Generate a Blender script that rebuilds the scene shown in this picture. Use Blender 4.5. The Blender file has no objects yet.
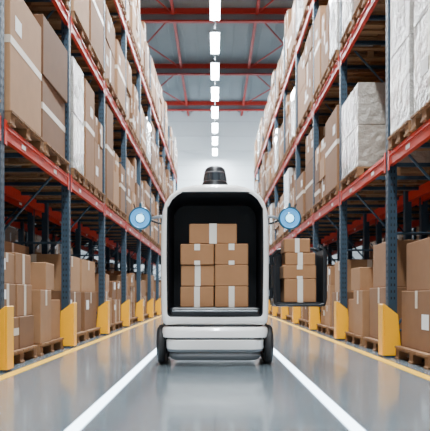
import bpy, math, random
from mathutils import Vector, Matrix
R = random.Random(7)
scene = bpy.context.scene
COL = scene.collection

# ------------------------------------------------------------ materials
def new_mat(name):
    m = bpy.data.materials.new(name); m.use_nodes = True
    nt = m.node_tree
    return m, nt, nt.nodes["Principled BSDF"]

def simple(name, col, rough=0.5, metal=0.0, emis=None, estr=0.0, noise=0.0, nscale=8.0, bump=0.0, coat=0.0):
    m, nt, b = new_mat(name)
    b.inputs["Base Color"].default_value = (*col, 1)
    b.inputs["Roughness"].default_value = rough
    b.inputs["Metallic"].default_value = metal
    b.inputs["Coat Weight"].default_value = coat
    if emis:
        b.inputs["Emission Color"].default_value = (*emis, 1)
        b.inputs["Emission Strength"].default_value = estr
    tc = nt.nodes.new("ShaderNodeTexCoord")
    n = nt.nodes.new("ShaderNodeTexNoise"); n.inputs["Scale"].default_value = nscale
    n.inputs["Detail"].default_value = 4
    nt.links.new(tc.outputs["Object"], n.inputs["Vector"])
    if noise > 0:
        mx = nt.nodes.new("ShaderNodeMix"); mx.data_type = 'RGBA'
        mx.inputs["A"].default_value = (*[c*(1-noise) for c in col], 1)
        mx.inputs["B"].default_value = (*[min(1, c*(1+noise)) for c in col], 1)
        nt.links.new(n.outputs["Fac"], mx.inputs["Factor"])
        nt.links.new(mx.outputs["Result"], b.inputs["Base Color"])
    if bump > 0:
        bp = nt.nodes.new("ShaderNodeBump"); bp.inputs["Strength"].default_value = bump
        bp.inputs["Distance"].default_value = 0.02
        nt.links.new(n.outputs["Fac"], bp.inputs["Height"])
        nt.links.new(bp.outputs["Normal"], b.inputs["Normal"])
    return m

def island_mat(name, cols, rough=0.75, bump=0.0, nscale=6, coat=0.0):
    m, nt, b = new_mat(name)
    g = nt.nodes.new("ShaderNodeNewGeometry")
    cr = nt.nodes.new("ShaderNodeValToRGB")
    el = cr.color_ramp.elements
    while len(el) < len(cols): el.new(0.5)
    for i, c in enumerate(cols):
        el[i].position = i/(len(cols)-1); el[i].color = (*c, 1)
    nt.links.new(g.outputs["Random Per Island"], cr.inputs["Fac"])
    tc = nt.nodes.new("ShaderNodeTexCoord")
    n = nt.nodes.new("ShaderNodeTexNoise"); n.inputs["Scale"].default_value = nscale; n.inputs["Detail"].default_value = 5
    nt.links.new(tc.outputs["Object"], n.inputs["Vector"])
    mr = nt.nodes.new("ShaderNodeMapRange")
    mr.inputs["To Min"].default_value = 0.85; mr.inputs["To Max"].default_value = 1.12
    nt.links.new(n.outputs["Fac"], mr.inputs["Value"])
    hs = nt.nodes.new("ShaderNodeHueSaturation")
    nt.links.new(mr.outputs["Result"], hs.inputs["Value"])
    nt.links.new(cr.outputs["Color"], hs.inputs["Color"])
    nt.links.new(hs.outputs["Color"], b.inputs["Base Color"])
    b.inputs["Roughness"].default_value = rough
    b.inputs["Coat Weight"].default_value = coat
    if bump:
        bp = nt.nodes.new("ShaderNodeBump"); bp.inputs["Strength"].default_value = bump; bp.inputs["Distance"].default_value = 0.05
        nt.links.new(n.outputs["Fac"], bp.inputs["Height"]); nt.links.new(bp.outputs["Normal"], b.inputs["Normal"])
    return m

CARD = island_mat("cardboard", [(0.135,0.058,0.022),(0.30,0.150,0.066),(0.19,0.087,0.035),(0.41,0.225,0.11),(0.24,0.115,0.049)])
TAPE = simple("packing_tape", (0.66,0.56,0.45), 0.35)
LABEL = simple("paper_label", (0.88,0.88,0.86), 0.6)
WRAP = island_mat("stretch_wrap", [(0.30,0.255,0.21),(0.48,0.47,0.45),(0.38,0.33,0.27)], 0.22, 0.9, 9, 0.6)
WOOD = island_mat("pallet_wood", [(0.17,0.078,0.03),(0.28,0.145,0.062),(0.21,0.10,0.042)], 0.8, 0, 12)
RED = simple("rack_beam_red", (0.58,0.026,0.009), 0.38, noise=0.12)
TRUSS = simple("truss_red", (0.46,0.028,0.018), 0.5, noise=0.1)
BLUE = simple("rack_upright_steel", (0.030,0.060,0.092), 0.45, 0.3, noise=0.15)
HOLE = simple("perforation_dark", (0.01,0.012,0.015), 0.8)
YEL = simple("guard_yellow", (0.98,0.44,0.0), 0.4, noise=0.06)
YLINE = simple("line_yellow_paint", (0.88,0.48,0.01), 0.4, noise=0.12, nscale=5)
WHITE = simple("robot_white_shell", (0.95,0.94,0.91), 0.22, coat=0.7)
BLACK = simple("robot_black_plastic", (0.010,0.012,0.015), 0.35)
BUMP = simple("bumper_grey", (0.10,0.11,0.12), 0.4)
BAND = simple("grey_band", (0.24,0.26,0.28), 0.35)
DARK = simple("cargo_bay_liner", (0.012,0.014,0.018), 0.5)
RUB = simple("tyre_rubber", (0.010,0.010,0.011), 0.6)
GREY = simple("grey_metal", (0.30,0.32,0.34), 0.3, 0.8)
TEAL = simple("lamp_housing", (0.04,0.13,0.20), 0.3, 0.5)
LENS = simple("lamp_lens", (0.06,0.26,0.45), 0.1, 0.0, (0.08,0.42,0.95), 0.9, coat=1)
LENS2 = simple("lamp_lens_core", (0.4,0.8,1), 0.2, 0.0, (0.30,0.75,1), 3.2)
GLASS = simple("beacon_dark_glass", (0.02,0.03,0.04), 0.08, coat=1)
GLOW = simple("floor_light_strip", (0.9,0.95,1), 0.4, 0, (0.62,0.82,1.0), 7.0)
TUBE = simple("ceiling_tube_light", (1,1,1), 0.4, 0, (0.78,0.92,1.0), 60.0)

# ------------------------------------------------------------ mesh helper
class M:
    def __init__(s): s.v=[]; s.f=[]; s.m=[]; s.mats=[]
    def mi(s, mat):
        if mat not in s.mats: s.mats.append(mat)
        return s.mats.index(mat)
    def add(s, vs, fs, mat):
        o=len(s.v); s.v += [tuple(p) for p in vs]; k=s.mi(mat)
        for f in fs: s.f.append([i+o for i in f]); s.m.append(k)
    def box(s, x0,x1,y0,y1,z0,z1, mat, rz=0.0):
        if x0>x1: x0,x1=x1,x0
        vs=[(x0,y0,z0),(x1,y0,z0),(x1,y1,z0),(x0,y1,z0),(x0,y0,z1),(x1,y0,z1),(x1,y1,z1),(x0,y1,z1)]
        vs=rot(vs,(x0+x1)/2,(y0+y1)/2,rz)
        s.add(vs,[(0,3,2,1),(4,5,6,7),(0,1,5,4),(1,2,6,5),(2,3,7,6),(3,0,4,7)],mat)
    def tube(s, a, b, r, mat, n=12, r2=None):
        a=Vector(a); b=Vector(b); d=(b-a).normalized()
        u=d.orthogonal().normalized(); w=d.cross(u); r2=r if r2 is None else r2
        vs=[a+(u*math.cos(t)+w*math.sin(t))*r for t in [2*math.pi*i/n for i in range(n)]]
        vs+=[b+(u*math.cos(t)+w*math.sin(t))*r2 for t in [2*math.pi*i/n for i in range(n)]]
        fs=[(i,(i+1)%n,n+(i+1)%n,n+i) for i in range(n)]
        fs+=[tuple(range(n))[::-1], tuple(range(n,2*n))]
        s.add(vs,fs,mat)
    def path(s, pts, r, mat, n=10):
        for a,b in zip(pts,pts[1:]): s.tube(a,b,r,mat,n)
    def lathe(s, origin, axis, prof, n=40):
        o=Vector(origin); d=Vector(axis).normalized(); u=d.orthogonal().normalized(); w=d.cross(u)
        for (t0,r0,m0),(t1,r1,_) in zip(prof,prof[1:]):
            vs=[o+d*t0+(u*math.cos(2*math.pi*i/n)+w*math.sin(2*math.pi*i/n))*max(r0,1e-4) for i in range(n)]
            vs+=[o+d*t1+(u*math.cos(2*math.pi*i/n)+w*math.sin(2*math.pi*i/n))*max(r1,1e-4) for i in range(n)]
            s.add(vs,[(i,(i+1)%n,n+(i+1)%n,n+i) for i in range(n)],m0)
    def obj(s, name, parent=None, bevel=0, smooth=False, weld=False, loc=(0,0,0)):
        me=bpy.data.meshes.new(name); 
        vs=[(x-loc[0],y-loc[1],z-loc[2]) for x,y,z in s.v]
        me.from_pydata(vs,[],s.f)
        for mt in s.mats: me.materials.append(mt)
        me.polygons.foreach_set("material_index", s.m); me.update()
        if weld:
            import bmesh
            bm=bmesh.new(); bm.from_mesh(me); bmesh.ops.remove_doubles(bm,verts=bm.verts,dist=1e-4)
            bmesh.ops.recalc_face_normals(bm,faces=bm.faces); bm.to_mesh(me); bm.free()
        if smooth:
            me.polygons.foreach_set("use_smooth",[True]*len(me.polygons)); me.set_sharp_from_angle(angle=math.radians(35))
        ob=bpy.data.objects.new(name,me); COL.objects.link(ob); ob.location=loc
        if bevel:
            b=ob.modifiers.new("Bevel",'BEVEL'); b.width=bevel; b.segments=2 if bevel>0.008 else 1; b.limit_method='ANGLE'
        if parent:
            ob.parent=parent; ob.matrix_parent_inverse=Matrix.Translation(-Vector(parent.location))
        return ob

def rot(vs,cx,cy,a):
    if not a: return vs
    c,s_=math.cos(a),math.sin(a)
    return [(cx+(x-cx)*c-(y-cy)*s_, cy+(x-cx)*s_+(y-cy)*c, z) for x,y,z in vs]

def empty(name, loc=(0,0,0)):
    e=bpy.data.objects.new(name,None); e.location=loc; e.empty_display_size=0.3; COL.objects.link(e); return e

E=0.0025
def carton(m, x0,x1,y0,y1,z0,z1, side=0, rz=0.0, tape='v', label=False, mat=None, tm=None, rr=R):
    """closed cardboard carton with tape strips; side=-1/+1 : aisle face is +x / -x """
    mat=mat or CARD; tm=tm or TAPE
    if x0>x1: x0,x1=x1,x0
    m.box(x0,x1,y0,y1,z0,z1,mat,rz)
    cx,cy=(x0+x1)/2,(y0+y1)/2; h=z1-z0
    def q(vs, mt): m.add(rot(vs,cx,cy,rz),[(0,1,2,3)],mt)
    def yf(a,b,c,d,mt): q([(a,y0-E,c),(b,y0-E,c),(b,y0-E,d),(a,y0-E,d)],mt)
    def xf(a,b,c,d,mt,k=0):
        X = x1+E if side<0 else x0-E
        vs=[(X,a,c),(X,b,c),(X,b,d),(X,a,d)]
        if side>0: vs=vs[::-1]
        q(vs,mt)
    tw=min(0.075,(x1-x0)*0.17)
    if tape=='v':
        yf(cx-tw/2,cx+tw/2,z0,z1,tm)
        q([(cx-tw/2,y0,z1+E),(cx+tw/2,y0,z1+E),(cx+tw/2,y1,z1+E),(cx-tw/2,y1,z1+E)],tm)
        if side: xf(cy-tw/2,cy+tw/2,z0+h*0.0,z1,tm)
    elif tape=='h':
        zc=z0+h*0.55
        yf(x0,x1,zc-tw/2,zc+tw/2,tm)
        if side: xf(y0,y1,zc-tw/2,zc+tw/2,tm)
    elif tape=='t':
        yf(cx-tw/2,cx+tw/2,z1-h*0.3,z1,tm); yf(cx-tw/2,cx+tw/2,z0,z0+h*0.2,tm)
        q([(cx-tw/2,y0,z1+E),(cx+tw/2,y0,z1+E),(cx+tw/2,y1,z1+E),(cx-tw/2,y1,z1+E)],tm)
        if side: xf(cy-tw/2,cy+tw/2,z1-h*0.3,z1,tm)
    if label and side:
        lw=min(0.20,(y1-y0)*0.4); lh=lw*0.75; a=y0+(y1-y0)*rr.uniform(0.06,0.15) if tape in('v','t') else y0+(y1-y0)*rr.uniform(0.08,0.5); c=z0+h*(rr.uniform(0.65,0.7) if tape=='h' else rr.uniform(.3,.6))
        if tape in ('v','t'): lw=min(lw,(cy-tw/2-.01)-a); lh=lw*.75
        xf(a,a+lw,c,min(c+lh,z1-.01),LABEL)

def pallet(m, x0,x1,y0,y1,z0):
    if x0>x1: x0,x1=x1,x0
    h=0.14
    nb=6; w=(y1-y0)/nb
    for i in range(nb): m.box(x0,x1,y0+i*w+0.01,y0+(i+1)*w-0.01,z0+h-0.022,z0+h,WOOD)
    for i in range(3):
        xc=x0+0.06+(x1-x0-0.12)*i/2
        m.box(xc-0.045,xc+0.045,y0,y1,z0+h-0.044,z0+h-0.022,WOOD)
        for j in range(3):
            yc=y0+0.06+(y1-y0-0.12)*j/2
            m.box(xc-0.045,xc+0.045,yc-0.06,yc+0.06,z0+0.02,z0+h-0.044,WOOD)
    for j in range(3):
        yc=y0+0.06+(y1-y0-0.12)*j/2
        m.box(x0,x1,yc-0.05,yc+0.05,z0,z0+0.02,WOOD)

def load(m, side, xa, xb, y0, y1, z0, h, style=None, rr=R):
    """pallet load of cartons between |x| xa..xb"""
    style = style or rr.choice(['big','big','two','two','two','grid','grid','mixed','mixed','mixed','big','wrap'] )
    s=side
    T=lambda: rr.choice(['v','v','t','h','t',None])
    if style=='wrap':
        nz=2
        for i in range(nz):
            carton(m,s*xa,s*xb,y0,y1,z0+h*i/nz,z0+h*(i+1)/nz-0.004,s,0,None,rr.random()<.6,WRAP)
        return
    if style=='big':
        carton(m,s*xa,s*xb,y0+.01,y1-.01,z0,z0+h,s,rr.uniform(-.012,.012),'h',rr.random()<.7); return
    nz={'two':2,'grid':3 if h>1.0 else 2,'mixed':2}[style]
    z=z0
    for i in range(nz):
        hh=h/nz*(1 if style!='mixed' else (1.25 if i==0 else 0.75))
        ny=1 if style=='two' else (2 if style=='grid' else (1 if i==0 else 2))
        for j in range(ny):
            ya=y0+(y1-y0)*j/ny; yb=y0+(y1-y0)*(j+1)/ny
            xm=xa+(xb-xa)*0.5; off=rr.uniform(0,0.05)
            if style=='mixed' and i==nz-1 and rr.random()<.3: continue
            hz=hh*(1 if i<nz-1 else rr.uniform(.75,1.0))
            carton(m,s*(xa+off),s*(xm-.004),ya+.006,yb-.006,z,z+hz-.003,s,rr.uniform(-.02,.02),T(),rr.random()<.5)
            carton(m,s*(xm+.004),s*xb,ya+.006,yb-.006,z,z+hz-.003,s,0,T())
        z+=hh

# ------------------------------------------------------------ room
XW=14.0; YB=45.0; YF=-6.0; H=14.5
m,nt,b=new_mat("epoxy_floor")
tc=nt.nodes.new("ShaderNodeTexCoord")
n1=nt.nodes.new("ShaderNodeTexNoise"); n1.inputs["Scale"].default_value=0.7; n1.inputs["Detail"].default_value=8
n2=nt.nodes.new("ShaderNodeTexNoise"); n2.inputs["Scale"].default_value=6; n2.inputs["Detail"].default_value=6
cr=nt.nodes.new("ShaderNodeValToRGB"); cr.color_ramp.elements[0].position=.3; cr.color_ramp.elements[1].position=.7
cr.color_ramp.elements[0].color=(0.135,0.168,0.190,1); cr.color_ramp.elements[1].color=(0.190,0.228,0.250,1)
br=nt.nodes.new("ShaderNodeTexBrick"); br.offset=0
br.inputs["Scale"].default_value=1; br.inputs["Brick Width"].default_value=60; br.inputs["Row Height"].default_value=1.7
br.inputs["Mortar Size"].default_value=0.008; br.inputs["Color1"].default_value=(1,1,1,1); br.inputs["Color2"].default_value=(1,1,1,1); br.inputs["Mortar"].default_value=(.7,.7,.7,1)
mx=nt.nodes.new("ShaderNodeMix"); mx.data_type='RGBA'; mx.blend_type='MULTIPLY'; mx.inputs["Factor"].default_value=1
rr_=nt.nodes.new("ShaderNodeMapRange"); rr_.inputs["To Min"].default_value=0.10; rr_.inputs["To Max"].default_value=0.24
for n in (n1,n2,br): nt.links.new(tc.outputs["Object"],n.inputs["Vector"])
nt.links.new(n1.outputs["Fac"],cr.inputs["Fac"]); nt.links.new(cr.outputs["Color"],mx.inputs["A"]); nt.links.new(br.outputs["Color"],mx.inputs["B"])
nt.links.new(mx.outputs["Result"],b.inputs["Base Color"]); nt.links.new(n2.outputs["Fac"],rr_.inputs["Value"]); nt.links.new(rr_.outputs["Result"],b.inputs["Roughness"])
b.inputs["Coat Weight"].default_value=.4; b.inputs["Coat Roughness"].default_value=.1
FLOOR=m
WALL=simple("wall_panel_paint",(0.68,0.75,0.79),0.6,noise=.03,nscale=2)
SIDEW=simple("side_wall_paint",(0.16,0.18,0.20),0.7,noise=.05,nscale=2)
CEIL=simple("ceiling_metal_deck",(0.26,0.31,0.34),0.6,noise=.08,nscale=1)
SEAM=simple("wall_seam",(0.54,0.60,0.64),0.6)

f=M(); f.box(-XW,XW,YF,YB,-.2,0,FLOOR); f.obj("floor")
f=M(); f.box(-XW,XW,YF,YB,H,H+.2,CEIL)
for i in range(40):
    x=-XW+.35+i*.7; f.box(x-.05,x+.05,YF,YB,H-.07,H-.001,CEIL)
f.obj("ceiling")
f=M(); f.box(-XW,XW,YB,YB+.2,0,H,WALL)
for i in range(14): f.box(-XW,XW,YB-.02,YB-.001,i*1.1+.5,i*1.1+.53,SEAM)
f.obj("wall_back")
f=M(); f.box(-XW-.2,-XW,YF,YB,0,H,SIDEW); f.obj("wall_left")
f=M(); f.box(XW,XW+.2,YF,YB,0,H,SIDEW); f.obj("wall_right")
t=M()
ty=[0.9,7.8,14.8,21.8,28.8,35.7,42.6]
for i,y in enumerate(ty):
    t.box(-XW,XW,y-.13,y+.13,H-.32,H-.07,TRUSS)
    t.box(-XW,XW,y-.03,y+.03,H-.62,H-.32,GREY)
    t.box(-XW,XW,y-.1,y+.1,H-.70,H-.62,TRUSS)
    if i<len(ty)-1:
        for sx in (-1,1):
            t.tube((sx*2,y,H-.3),(sx*5.4,ty[i+1],H-.3),.04,TRUSS,6)
            t.tube((sx*2,ty[i+1],H-.3),(sx*5.4,y,H-.3),.04,TRUSS,6)
for x in (-9,-5.4,-2.0,2.0,5.4,9):
    t.box(x-.07,x+.07,YF,YB,H-.36,H-.22,TRUSS)
t.obj("roof_truss")
for x in (-1.80,1.80):
    l=M(); l.box(x-.05,x+.05,YF+.5,33,0.0,.003,YLINE); l.obj("yellow_floor_line")
for x in (-.735,.735):
    l=M(); l.box(x-.036,x+.036,YF+.5,33,0.0,.006,GLOW); l.obj("floor_light_strip")

# ------------------------------------------------------------ racks
LV=[2.30,4.45,6.65]; BAY=2.55; TOP=8.0
def rack(name, side, start, n, xa, xb, detail=True):
    root=empty(name,(side*(xa+xb)/2,start+n*BAY/2,0))
    up=M(); bm_=M(); g=M()
    for k in range(n+1):
        y=start+k*BAY
        for x in (xa,xb-.1):
            up.box(side*x,side*(x+.012),y-.05,y+.05,0.02,TOP,BLUE)
            up.box(side*(x+.0121),side*(x+.1),y-.05,y-.038,0.02,TOP,BLUE)
            up.box(side*(x+.0121),side*(x+.1),y+.038,y+.05,0.02,TOP,BLUE)
            up.box(side*(x-.03),side*(x+.13),y-.08,y+.08,0.0,0.02,BLUE)
        if detail and 0<y<14:
            for i in range(100):
                z=.65+i*.075
                if z>TOP-.1: break
                for yy in (y-.022,y+.022):
                    X=side*(xa-.0015); vs=[(X,yy-.007,z),(X,yy+.007,z),(X,yy+.007,z+.03),(X,yy-.007,z+.03)]
                    up.add(vs,[(0,1,2,3)],HOLE)
                for xx in (xa+.035,xa+.07):
                    Y=y-.0515; vs=[(side*xx-.008,Y,z),(side*xx+.008,Y,z),(side*xx+.008,Y,z+.03),(side*xx-.008,Y,z+.03)]
                    up.add(vs,[(0,1,2,3)],HOLE)
        z=.3; fl=False
        while z<TOP-1.1:
            a,b_=(xa+.06,xb-.06)
            up.tube((side*a,y,z),(side*b_,y,z),.016,BLUE,6)
            if fl: a,b_=b_,a
            up.tube((side*a,y,z),(side*b_,y,z+1.1),.016,BLUE,6)
            z+=1.1; fl=not fl
        if detail:
            xo=side*(xa-.055); 
            for (p,q_,hh) in ((y-.09,y-.065,.48),(y+.065,y+.09,.48)):
                vs=[(xo,p,0.021),(side*(xa+.14),p,0.021),(side*(xa+.10),p,hh),(xo,p,hh+.12),
                    (xo,q_,0.021),(side*(xa+.14),q_,0.021),(side*(xa+.10),q_,hh),(xo,q_,hh+.12)]
                g.add(vs,[(0,1,2,3),(7,6,5,4),(0,4,5,1),(1,5,6,2),(2,6,7,3),(3,7,4,0)],YEL)
            g.box(xo-side*.02,xo,y-.09,y+.09,0.021,.60,YEL)
    for k in range(n):
        y0=start+k*BAY+.05; y1=y0+BAY-.1
        for z in LV:
            for x in (xa,xb-.05):
                bm_.box(side*x,side*(x+.05),y0,y1,z-.15,z-.0,RED)
            bm_.box(side*(xa-.006),side*(xa-.0005),y0,y0+.06,z-.2,z+.03,RED)
            bm_.box(side*(xa-.006),side*(xa-.0005),y1-.06,y1,z-.2,z+.03,RED)
            bm_.box(side*(xa-.012),side*(xa-.0005),y0+.07,y1-.07,z-.05,z-.035,RED)
            for j in range(2):
                yy=y0+.5+j*1.2
                bm_.box(side*(xa-.004),side*(xa-.0005),yy,yy+.12,z-.12,z-.075,LABEL)
            for j in range(3):
                yy=y0+.4+j*.8
                bm_.box(side*(xa+.05),side*(xb-.05),yy-.025,yy+.025,z-.05,z-.005,BLUE)
    up.obj("uprights",root); bm_.obj("beams",root)
    if g.v: g.obj("column_guards",root,bevel=.005)
    return root

XA,XB=1.95,3.05
for side,st in ((-1,5.5-2*BAY),(1,6.8-2*BAY)):
    n=12 if side<0 else 11
    rack("blocking_rack",side,st,n,XA,XB)
    rack("blocking_rack",side,st,n,3.2,4.3,False)
    rack("blocking_rack",side,st,n,7.3,8.4,False)  # row added to block the bright end wall seen through the racks
    pm=M(); bx=M(); bb=M()
    for row,(xa,xb) in enumerate(((XA-.04,XB-.02),(3.18,4.28),(7.28,8.38))):
        for k in range(n):
            for li,z in enumerate(LV+([0.0] if row else [])):  # floor-level loads on rear rows added to keep the gaps dark
                y=st+k*BAY+.10
                three = R.random()<.6
                cnt=3 if three else 2
                if row: cnt=2
                w=(BAY-.2)/cnt
                for j in range(cnt):
                    if row==1 and R.random()<.10: continue
                    if row==0 and R.random()<.03: continue
                    ya=y+j*w+.04; yb=y+(j+1)*w-.04
                    if li==3: ya+=.04; yb-=.04
                    pallet(pm,side*xa,side*xb,ya,yb,z+.001)
                    h=R.uniform(.95,1.7) if li<2 else R.uniform(1.1,1.7)
                    if li==3: h=R.uniform(1.2,1.7)
                    sty=None
                    if side>0 and row==0 and k==1 and li==0: sty='wrap'; h=1.72
                    if row: sty='two'
                    load(bx if row==0 else bb,side,xa+.03,xb-.03,ya+.02,yb-.02,z+.142,h,sty)
    pm.obj("rack_wooden_pallets"); bx.obj("rack_cardboard_boxes",bevel=.006); bb.obj("rear_rack_cardboard_boxes")
    for k in range(n):
        y=st+k*BAY+.12; cnt=2; w=(BAY-.24)/cnt
        for j in range(cnt):
            yy=y+j*w
            root=empty("pallet_of_cardboard_boxes",(side*2.5,yy+w/2,0))
            p=M(); q=M(); ya,yb=yy+.06,yy+w-.06
            pallet(p,side*(XA+.03),side*(XB-.05),ya,yb,0.001)
            z=.142
            sty=R.choice(['a','a','b','c'])
            if sty=='a':
                h=R.uniform(.85,1.1)
                carton(q,side*(XA+.1),side*(XB-.1),ya+.03,yb-.03,z,z+h*.62,side,R.uniform(-.03,.03),'t',True)
                carton(q,side*(XA+.13),side*(XB-.15),ya+.06,yb-.08,z+h*.62+.002,z+h*1.15,side,R.uniform(-.04,.04),R.choice(['t',None]))
            elif sty=='b':
                ym=(ya+yb)/2
                carton(q,side*(XA+.05),side*2.45,ya+.02,ym-.01,z,z+.62,side,.02,'t')
                carton(q,side*(XA+.08),side*2.45,ym+.01,yb-.02,z,z+.5,side,-.02,None)
                carton(q,side*2.48,side*(XB-.08),ya+.02,yb-.02,z,z+1.2,side,0,'t')
                carton(q,side*(XA+.08),side*2.42,ym-.2,ym+.25,z+.623,z+.95,side,.05,None)
            else:
                load(q,side,XA+.07,XB-.1,ya+.02,yb-.02,z,R.uniform(.8,1.15),'grid')
            p.obj("pallet",root); q.obj("cartons",root,bevel=.006)

# ------------------------------------------------------------ ceiling lights, added wall fill
root=empty("linear_ceiling_lights",(0,21,11))
lm=M(); hs=M()
ys=[21.4+3.1*i for i in range(-8,8)]  # first two, behind the camera, added to light the robot's front
for y in ys:
    hs.box(-.19,.19,y-.98,y+.98,11.0,11.07,GREY)
    lm.box(-.17,.17,y-.95,y+.95,10.945,10.999,TUBE)
    for yy in (y-.5,y+.5): hs.tube((0,yy,11.07),(0,yy,H-.1),.008,GREY,5)
    ld=bpy.data.lights.new("lamp","AREA"); ld.shape='RECTANGLE'; ld.size=.3; ld.size_y=1.8; ld.energy=590; ld.color=(.92,.97,1)
    lo=bpy.data.objects.new("lamp",ld); COL.objects.link(lo); lo.location=(0,y,10.93); lo.parent=root; lo.matrix_parent_inverse=Matrix.Translation(-root.location)
hs.box(-.02,.02,ys[0]-.7,ys[-1]+.7,11.075,11.11,GREY)
lm.obj("tubes",root); hs.obj("housings",root)
for sx in (-1,1):  # lamps added out of view to brighten the end wall
    root=empty("added_wall_fill",(sx*5.0,39.5,10))
    q=M(); q.box(sx*5-.5,sx*5+.5,39.3,39.5,9.8,10.2,GREY); q.box(sx*5-.45,sx*5+.45,39.501,39.52,9.85,10.15,TUBE); q.tube((sx*5,39.4,10.2),(sx*5,39.4,H-.1),.03,GREY,8)
    q.obj("housing",root)
    ld=bpy.data.lights.new("added_fill_lamp","AREA"); ld.shape='RECTANGLE'; ld.size=.9; ld.size_y=.3; ld.energy=900; ld.color=(.88,.95,1)
    lo=bpy.data.objects.new("added_fill_lamp",ld); COL.objects.link(lo); lo.location=(sx*5,39.55,10)
    lo.rotation_euler=(Vector((-sx*4,5.5,-3.0))).to_track_quat('-Z','Y').to_euler()
    lo.parent=root; lo.matrix_parent_inverse=Matrix.Translation(-root.location)

# ------------------------------------------------------------ robot
RY=5.9
bot=empty("delivery_robot",(0,RY+.5,0))
def radial(poly,c,ang):
    dx,dz=math.cos(ang),math.sin(ang); best=None
    for (x0,z0),(x1,z1) in zip(poly,poly[1:]+poly[:1]):
        ex,ez=x1-x0,z1-z0; den=dx*ez-dz*ex
        if abs(den)<1e-9: continue
        t=((x0-c[0])*ez-(z0-c[1])*ex)/den
        u=((x0-c[0])*dz-(z0-c[1])*dx)/den
        if t>0 and -1e-6<=u<=1+1e-6 and (best is None or t>best): best=t
    return best
def rrect(x0,x1,z0,z1,rb,rt,n=8):
    pts=[]
    for cx,cz,r,a0 in ((x1-rt,z1-rt,rt,0),(x0+rt,z1-rt,rt,90),(x0+rb,z0+rb,rb,180),(x1-rb,z0+rb,rb,270)):
        for i in range(n+1):
            a=math.radians(a0+90*i/n); pts.append((cx+r*math.cos(a),cz+r*math.sin(a)))
    return pts
half=[(0,1.795),(.12,1.794),(.22,1.787),(.31,1.768),(.39,1.732),(.45,1.682),(.495,1.61),(.52,1.52),(.531,1.4),(.535,1.2),(.535,.9),(.532,.65),(.527,.48),(.515,.43),(.49,.405),(0,.40)]
outer=half+[(-x,z) for x,z in half[::-1] if x>0]
inner=rrect(-.46,.46,.50,1.70,.04,.15)
C=(0,1.1); N=180
angs=sorted(set([2*math.pi*i/N for i in range(N)]+[math.atan2(z-C[1],x-C[0])%(2*math.pi) for x,z in outer+inner]))
ang2=[angs[0]]
for a in angs[1:]:
    if a-ang2[-1]>1e-3: ang2.append(a)
angs=ang2; N=len(angs)
ro=[radial(outer,C,a) for a in angs]; ri=[radial(inner,C,a) for a in angs]
def ring(rs,off,y): return [(C[0]+(r+off)*math.cos(a),RY+y,C[1]+(r+off)*math.sin(a)) for r,a in zip(rs,angs)]
rings=[(ring(ri,-.0,.80),DARK),(ring(ri,0,.02),BLACK),(ring(ri,.006,.0),BLACK),(ring(ri,.018,-.004),WHITE)]
F=.05
rings.append((ring(ro,-F,0),WHITE))
for i in range(1,7):
    a=math.pi/2*i/6; rings.append((ring(ro,-F+F*math.sin(a),F*(1-math.cos(a))),WHITE))
F=.12
for i in range(0,7):
    a=math.pi/2*i/6; rings.append((ring(ro,-F+F*math.cos(a),1.0-F+F*math.sin(a)),WHITE))
sh=M()
for (r0,m0),(r1,_) in zip(rings,rings[1:]):
    sh.add(r0+r1,[(i,N+i,N+(i+1)%N,(i+1)%N) for i in range(N)],m0)
sh.add(rings[0][0],[tuple(range(N))],DARK); sh.add(rings[-1][0],[tuple(range(N))],WHITE)
sh.obj("body_shell",bot,smooth=True,weld=True)

def loft(m, secs, cy, mat, n=10):
    prev=None
    for z,hw,hd,r in secs:
        pl=[(x,cy+y,z) for x,y in rrect(-hw,hw,-hd,hd,r,r,n)]
        if prev: 
            k=len(pl); m.add(prev+pl,[(i,(i+1)%k,k+(i+1)%k,k+i) for i in range(k)],mat)
        else: m.add(pl,[tuple(range(len(pl)))[::-1]],mat)
        prev=pl
    m.add(prev,[tuple(range(len(prev)))],mat)
cy=RY+.5
s=M()
loft(s,[(.128,.44,.50,.12),(.14,.470,.535,.14),(.168,.480,.548,.14)],cy,BAND)
loft(s,[(.1681,.482,.552,.14),(.19,.485,.555,.14),(.255,.487,.555,.14),(.262,.480,.548,.14)],cy,WHITE)
loft(s,[(.262,.470,.535,.14),(.280,.470,.535,.14)],cy,BLACK)
loft(s,[(.280,.512,.548,.14),(.288,.518,.556,.14),(.34,.527,.552,.14),(.372,.525,.54,.14),(.386,.51,.52,.14)],cy,WHITE)
s.obj("base_skirt",bot,smooth=True,weld=True)
s=M(); loft(s,[(.386,.48,.49,.13),(.402,.48,.49,.13)],cy,BLACK)
loft(s,[(.055,.41,.49,.1),(.07,.44,.53,.12),(.10,.455,.54,.12),(.129,.45,.53,.12)],cy,BUMP)
s.obj("chassis",bot,smooth=True,weld=True)
s=M(); loft(s,[(.502,.448,.39,.03),(.56,.448,.39,.03),(.575,.44,.38,.03)],RY+.40,BLACK)
s.box(-.42,.42,RY-.006,RY+.004,.535,.55,GREY)
s.obj("cargo_tray",bot,bevel=.002)
for i,(sx,yy) in enumerate(((-1,.22),(1,.22),(-1,.78),(1,.78))):
    w=M(); x0=sx*.497; wr=.20
    pr=[(0,.10,RUB),(0,wr-.028,RUB),(.012,wr-.008,RUB),(.03,wr,RUB),(.055,wr,RUB),(.073,wr-.008,RUB),(.085,wr-.03,RUB),(.080,.13,BLACK),(.06,.125,BUMP),(.06,.05,GREY),(.075,.04,GREY),(.075,0,GREY)]
    w.lathe((x0,RY+yy,wr),(sx,0,0),pr,48)
    for t_ in range(6):
        a=math.pi/3*t_; w.tube((sx*.565,RY+yy+.04*math.cos(a),wr+.04*math.sin(a)),(sx*.565,RY+yy+.125*math.cos(a),wr+.125*math.sin(a)),.012,BLACK,8)
    w.tube((sx*.44,RY+yy,wr),(x0+sx*.06,RY+yy,wr),.04,BLACK,16)
    w.obj(f"wheel_{i+1}",bot,smooth=True)
s=M()
k=1.10
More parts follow.
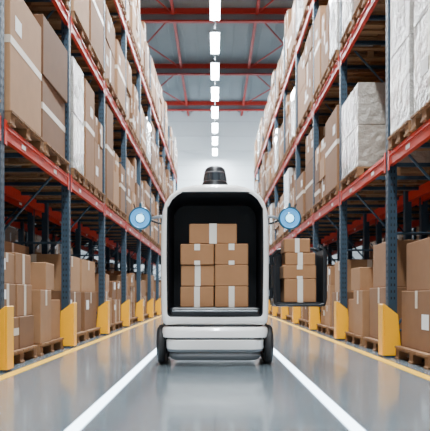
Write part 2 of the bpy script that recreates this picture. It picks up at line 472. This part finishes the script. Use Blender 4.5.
s.lathe((0,RY+.24,1.785),(0,0,1),[(t_,r*k,m_) for t_,r,m_ in [(0,.15,BLACK),(.015,.15,BLACK),(.03,.125,BLACK),(.06,.118,BLACK),(.062,.11,GREY),(.07,.11,GREY),(.072,.113,GLASS),(.15,.103,GLASS),(.152,.098,GREY),(.162,.098,GREY),(.165,.10,BLACK),(.20,.09,BLACK),(.22,.07,BLACK),(.228,.03,BLACK),(.23,0,BLACK)]],48)
s.obj("roof_beacon",bot,smooth=True,weld=True)
for i,sx in enumerate((-1,1)):
    s=M(); cx=sx*.748; cz=1.468; yl=RY+.12
    s.path([(sx*.52,yl+.06,1.50),(sx*.60,yl+.06,1.49),(sx*.66,yl+.06,1.47),(sx*.70,yl+.06,1.468)],.016,GREY)
    s.path([(sx*.52,yl+.06,1.42),(sx*.58,yl+.06,1.43),(sx*.66,yl+.06,1.46)],.010,BLACK)
    s.tube((sx*.505,yl+.06,1.46),(sx*.545,yl+.06,1.46),.05,BLACK,20)
    s.lathe((cx,yl,cz),(0,-1,0),[(-.10,0,TEAL),(-.10,.05,TEAL),(-.06,.085,TEAL),(-.01,.108,TEAL),(.02,.116,TEAL),(.035,.112,TEAL),(.035,.098,LENS),(.018,.088,LENS),(.018,.06,LENS),(.024,.050,BLACK),(.03,.042,LENS2),(.036,.02,LENS2),(.037,0,LENS2)],40)
    s.tube((cx,yl,cz+.09),(cx,yl,cz+.155),.018,TEAL,12,.012)
    s.tube((cx+sx*.05,yl+.02,cz+.08),(cx+sx*.07,yl+.02,cz+.15),.006,BLACK,8)
    s.tube((cx,yl,cz-.135),(cx,yl,cz-.09),.014,TEAL,12)
    s.obj(f"headlamp_{i+1}",bot,smooth=True)
s=M(); ya=RY+.03; yb=RY+.45
s.box(.60,1.09,ya,yb,.590,.625,BLACK)
s.box(.60,1.09,yb-.02,yb,.625,1.12,DARK)
fr=[(.60,.60),(.585,.75),(.585,.98),(.60,1.10),(.66,1.17),(.72,1.185),(1.05,1.185),(1.085,1.165),(1.10,1.12),(1.10,.66),(1.085,.61),(1.05,.595),(.64,.595),(.60,.60)]
s.path([(x,yb-.012,z) for x,z in fr],.018,BLACK)
fr2=[(1.02,1.185),(1.075,1.165),(1.095,1.12),(1.095,.66),(1.08,.61),(1.04,.60),(.64,.60),(.60,.62),(.585,.75),(.585,.98),(.60,1.08)]
s.path([(x,ya+.01,z) for x,z in fr2],.016,BLACK)
s.box(1.07,1.095,ya,yb,.61,1.15,BLACK)
s.box(.585,.60,ya,yb,.61,1.08,BLACK)
for z in (.72,1.05):
    s.box(.53,.60,RY+.12,RY+.22,z-.03,z+.03,GREY); s.tube((.565,RY+.11,z-.05),(.565,RY+.11,z+.05),.016,BLACK)
s.obj("side_carrier",bot,smooth=False)

# cargo
T2=simple("white_tape",(0.80,0.75,0.67),.4)
CARD2=island_mat("cargo_cardboard",[(0.30,0.135,0.053),(0.41,0.21,0.095),(0.35,0.168,0.07)])
def crate(nm,x0,x1,y0,y1,z0,z1,tape='v'):
    c=M(); carton(c,x0,x1,y0,y1,z0,z1,0,0,tape,False,CARD2,T2)
    return c.obj(nm,bevel=.008,loc=((x0+x1)/2,(y0+y1)/2,z0))
hz=.212; z0=.577; yb=RY+.10
for r in range(3):
    for (x0,x1) in ((-.345,-.010),(.0,.335)):
        d=R.uniform(-.008,.008)
        crate("cardboard_box",x0+d*.5,x1+d*.5,yb+abs(d)*3,yb+.42,z0+r*(hz+.001),z0+r*(hz+.001)+hz-(.004 if x0<0 else 0),['v','v','t'][r] if x0<0 else ['v','h0','t'][r])
crate("cardboard_box",-.26,.22,yb+.02,yb+.40,z0+3*(hz+.001),z0+3*(hz+.001)+.20,'v')
z=.626
for w0,w1,h,tp in ((.69,1.01,.235,'v'),(.68,1.01,.135,'t'),(.70,1.0,.125,'v'),(.69,.95,.14,'v')):
    crate("cardboard_box",w0,w1,RY+.08,RY+.40,z,z+h,tp); z+=h+.001

# ------------------------------------------------------------ world / camera
w=bpy.data.worlds.new("World"); scene.world=w; w.use_nodes=True
bg=w.node_tree.nodes["Background"]; bg.inputs[0].default_value=(.85,.93,1,1); bg.inputs[1].default_value=.75
cam=bpy.data.cameras.new("Camera"); co=bpy.data.objects.new("Camera",cam); COL.objects.link(co)
co.location=(0,0,.70); co.rotation_euler=(math.radians(90),0,0)
cam.sensor_fit='HORIZONTAL'; cam.sensor_width=36; cam.lens=50.2; cam.shift_y=.185
cam.dof.use_dof=True; cam.dof.focus_distance=6.0; cam.dof.aperture_fstop=3.2
scene.camera=co
